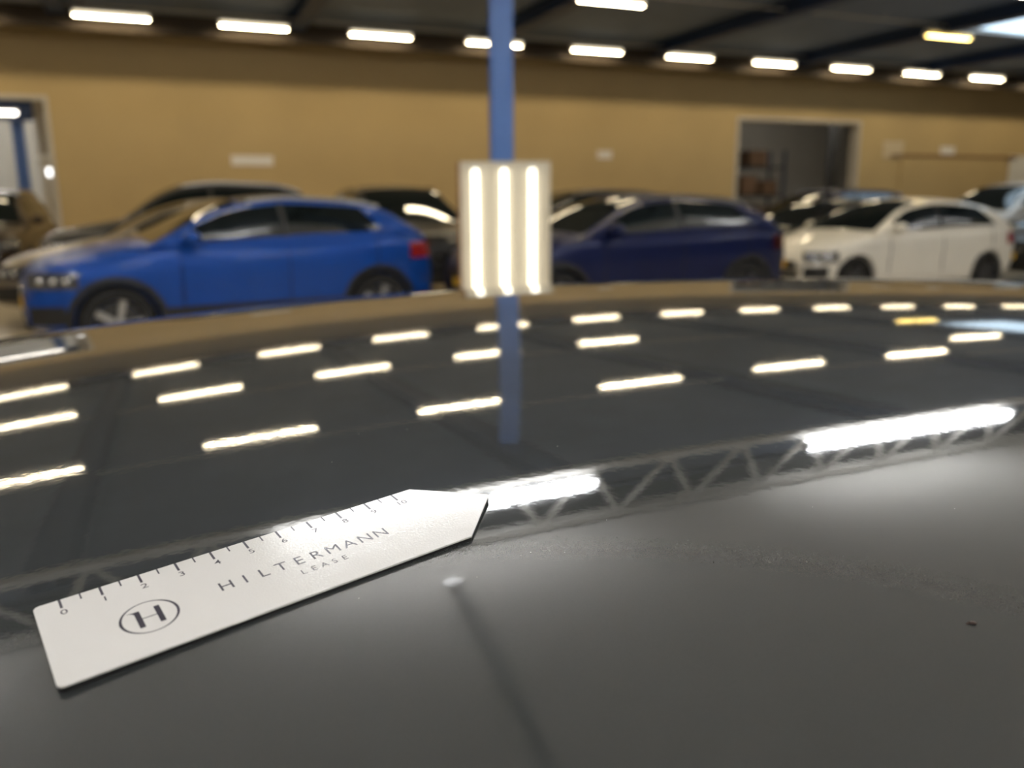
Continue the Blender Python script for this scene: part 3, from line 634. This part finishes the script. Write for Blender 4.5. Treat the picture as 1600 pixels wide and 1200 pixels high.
# ------------------------------------------------------------------ the magnetic ruler (units cm along U, V; origin at the zero tick)
O_ = Vector((-0.03336, 0.2364, -0.10278 + EYE)); U_ = Vector((0.97104, 0.22516, 0.07996)).normalized(); V_ = Vector((0.23321, -0.96595, -0.11207)); V_ = (V_ - U_ * V_.dot(U_)).normalized()
N_ = V_.cross(U_)
rm = Matrix((U_, -V_, N_)).transposed().to_4x4(); rm.translation = O_
ruler = empty('magnetic_ruler'); ruler.matrix_world = rm; tag(ruler, 'white magnetic ruler with pointed end lying on the grey car roof', 'ruler')
RW, RU0, RU1, RU2 = 3.82, -.63, 10.70, 12.67
def outline(inset=0):
    r_ = .16; pts = []
    i = inset
    def arc(cx, cy, a0, a1, n=5): return [(cx + r_ * math.cos(math.radians(a0 + (a1 - a0) * k / n)), cy + r_ * math.sin(math.radians(a0 + (a1 - a0) * k / n))) for k in range(n + 1)]
    pts += arc(RU0 + i + r_, -i - r_, 180, 90)
    pts += [(RU1 - i * .3, -i), (RU2 - .08 - i, -RW / 2 + .07), (RU2 - .02 - i, -RW / 2), (RU2 - .08 - i, -RW / 2 - .07), (RU1 - i * .3, -RW + i)]
    pts += arc(RU0 + i + r_, -RW + i + r_, 270, 180)
    return pts
def slab(name, pts, z0, z1, bev=0):
    n_ = len(pts); VV = [(x * .01, y * .01, z0) for x, y in pts] + [(x * .01, y * .01, z1) for x, y in pts]
    FF = [tuple(range(n_)), tuple(range(n_, 2 * n_))] + [(k, (k + 1) % n_, n_ + (k + 1) % n_, n_ + k) for k in range(n_)]
    me = mesh(name, VV, FF)
    if bev:
        bm = bmesh.new(); bm.from_mesh(me); bmesh.ops.bevel(bm, geom=[e for e in bm.edges if all(v.co.z > z1 - 1e-7 for v in e.verts)], offset=bev, segments=2, affect='EDGES'); bm.to_mesh(me); bm.free()
    return me
obj('plate', slab('plate', outline(), -.0005, 0, .00012), 'ruler_white', ruler)
obj('magnet_backing', slab('magnet', outline(.02), -.0024, -.0005), 'magnet', ruler)
TZ = .00002
def flat(name, polys, m_='ink', h=.00003):
    VV, FF = [], []
    for pts in polys:
        n_ = len(pts); k = len(VV)
        VV += [(x * .01, -y * .01, TZ - .00003) for x, y in pts] + [(x * .01, -y * .01, TZ) for x, y in pts]
        FF += [tuple(range(k + n_, k + 2 * n_))] + [(k + i, k + (i + 1) % n_, k + n_ + (i + 1) % n_, k + n_ + i) for i in range(n_)]
    return obj(name, mesh(name, VV, FF), m_, ruler)
rect = lambda x0, x1, y0, y1: [(x0, y0), (x1, y0), (x1, y1), (x0, y1)]
for k in range(21):
    u = k * .5; ln = .46 if k % 2 == 0 else .30; hwid = .034 if k % 2 == 0 else .022
    flat('tick_mark', [rect(u - hwid, u + hwid, .012, ln)])
def text(s, u, v, size, align='CENTER', spacing=1, ext=1.0, name='lettering'):
    cu = bpy.data.curves.new('t', 'FONT'); cu.body = s; cu.size = size * .01; cu.align_x = align; cu.align_y = 'CENTER'; cu.space_character = spacing; cu.resolution_u = 4; cu.offset = .00001 * ext
    to = bpy.data.objects.new('t', cu); C.objects.link(to)
    dg = bpy.context.evaluated_depsgraph_get(); me = bpy.data.meshes.new_from_object(to.evaluated_get(dg)); bpy.data.objects.remove(to)
    me.materials.clear(); me.name = name
    return obj(name, me, 'ink', ruler, (u * .01, -v * .01, TZ))
for k in range(11):
    o = text(str(k), k * 1.0 + .02, .69, .34, ext=1.2, name='numeral'); o.scale = (1.15, 1, 1)
for i, ch in enumerate('HILTERMANN'):
    o = text(ch, 3.84 + i * .525, 2.02, .62, ext=.6, name='letter'); o.scale = (.98, 1, 1)
for i, ch in enumerate('LEASE'):
    o = text(ch, 5.82 + i * .315, 2.64, .34, ext=.8, name='letter')
# round emblem with an H
N = 64; cu_, cv_, ra = 1.78, 2.21, .735
ring = []
for k in range(N):
    a, b_ = 2 * math.pi * k / N, 2 * math.pi * (k + 1) / N
    wd = lambda q: .030 + .040 * abs(math.cos(q)) ** 2
    P4 = [(cu_ + (ra) * math.cos(a), cv_ + ra * math.sin(a)), (cu_ + ra * math.cos(b_), cv_ + ra * math.sin(b_)), (cu_ + (ra - wd(b_)) * math.cos(b_), cv_ + (ra - wd(b_)) * math.sin(b_)), (cu_ + (ra - wd(a)) * math.cos(a), cv_ + (ra - wd(a)) * math.sin(a))]
    ring.append(P4)
flat('emblem_ring', ring)
flat('emblem_letter', [rect(1.46, 1.60, 1.82, 2.62), rect(1.96, 2.10, 1.82, 2.62), rect(1.60, 1.96, 2.20, 2.235), [(1.28, 1.80), (1.46, 1.82), (1.46, 1.92), (1.40, 1.85)]])

# ------------------------------------------------------------------ small marks on the roof
def roof_pt(s, t, dz=0): return Vector((rs.x * s + rc.x * t, rs.y * s + rc.y * t, float(roof_z(s, t)) + dz))
sp = empty('debris_fleck', roof_pt(.1213, .2015)); tag(sp, 'tiny dark brown fleck on the roof at the lower right', 'fleck')
me = ball('fleck', .0013, .0006, .0004, 8)
for v in me.vertices: v.co += Vector((random.uniform(-1, 1), random.uniform(-1, 1), 0)) * .0002
obj('crumb', me, 'speck', sp, (0, 0, .0002), (0, 0, -.6)); obj('crumb', ball('crumb', .0004, .0003, .0003, 8), 'speck', sp, (-.0013, .0004, .0001))
bm = bmesh.new()
for k in range(150):
    s, t = random.uniform(-.25, .35), random.uniform(.2, .62)
    p = Vector((s, t - .66, float(roof_z(s, t)) + .00002)); r_ = random.uniform(.00006, .00018)
    bmesh.ops.create_icosphere(bm, subdivisions=1, radius=r_, matrix=Matrix.Translation(p) @ Matrix.Diagonal((1, 1, .4, 1)))
me = bpy.data.meshes.new('dust'); bm.to_mesh(me); bm.free()
o = obj('dust', me, 'dust', gcar); o['kind'] = 'stuff'; o['label'] = 'fine pale dust on the roof paint'
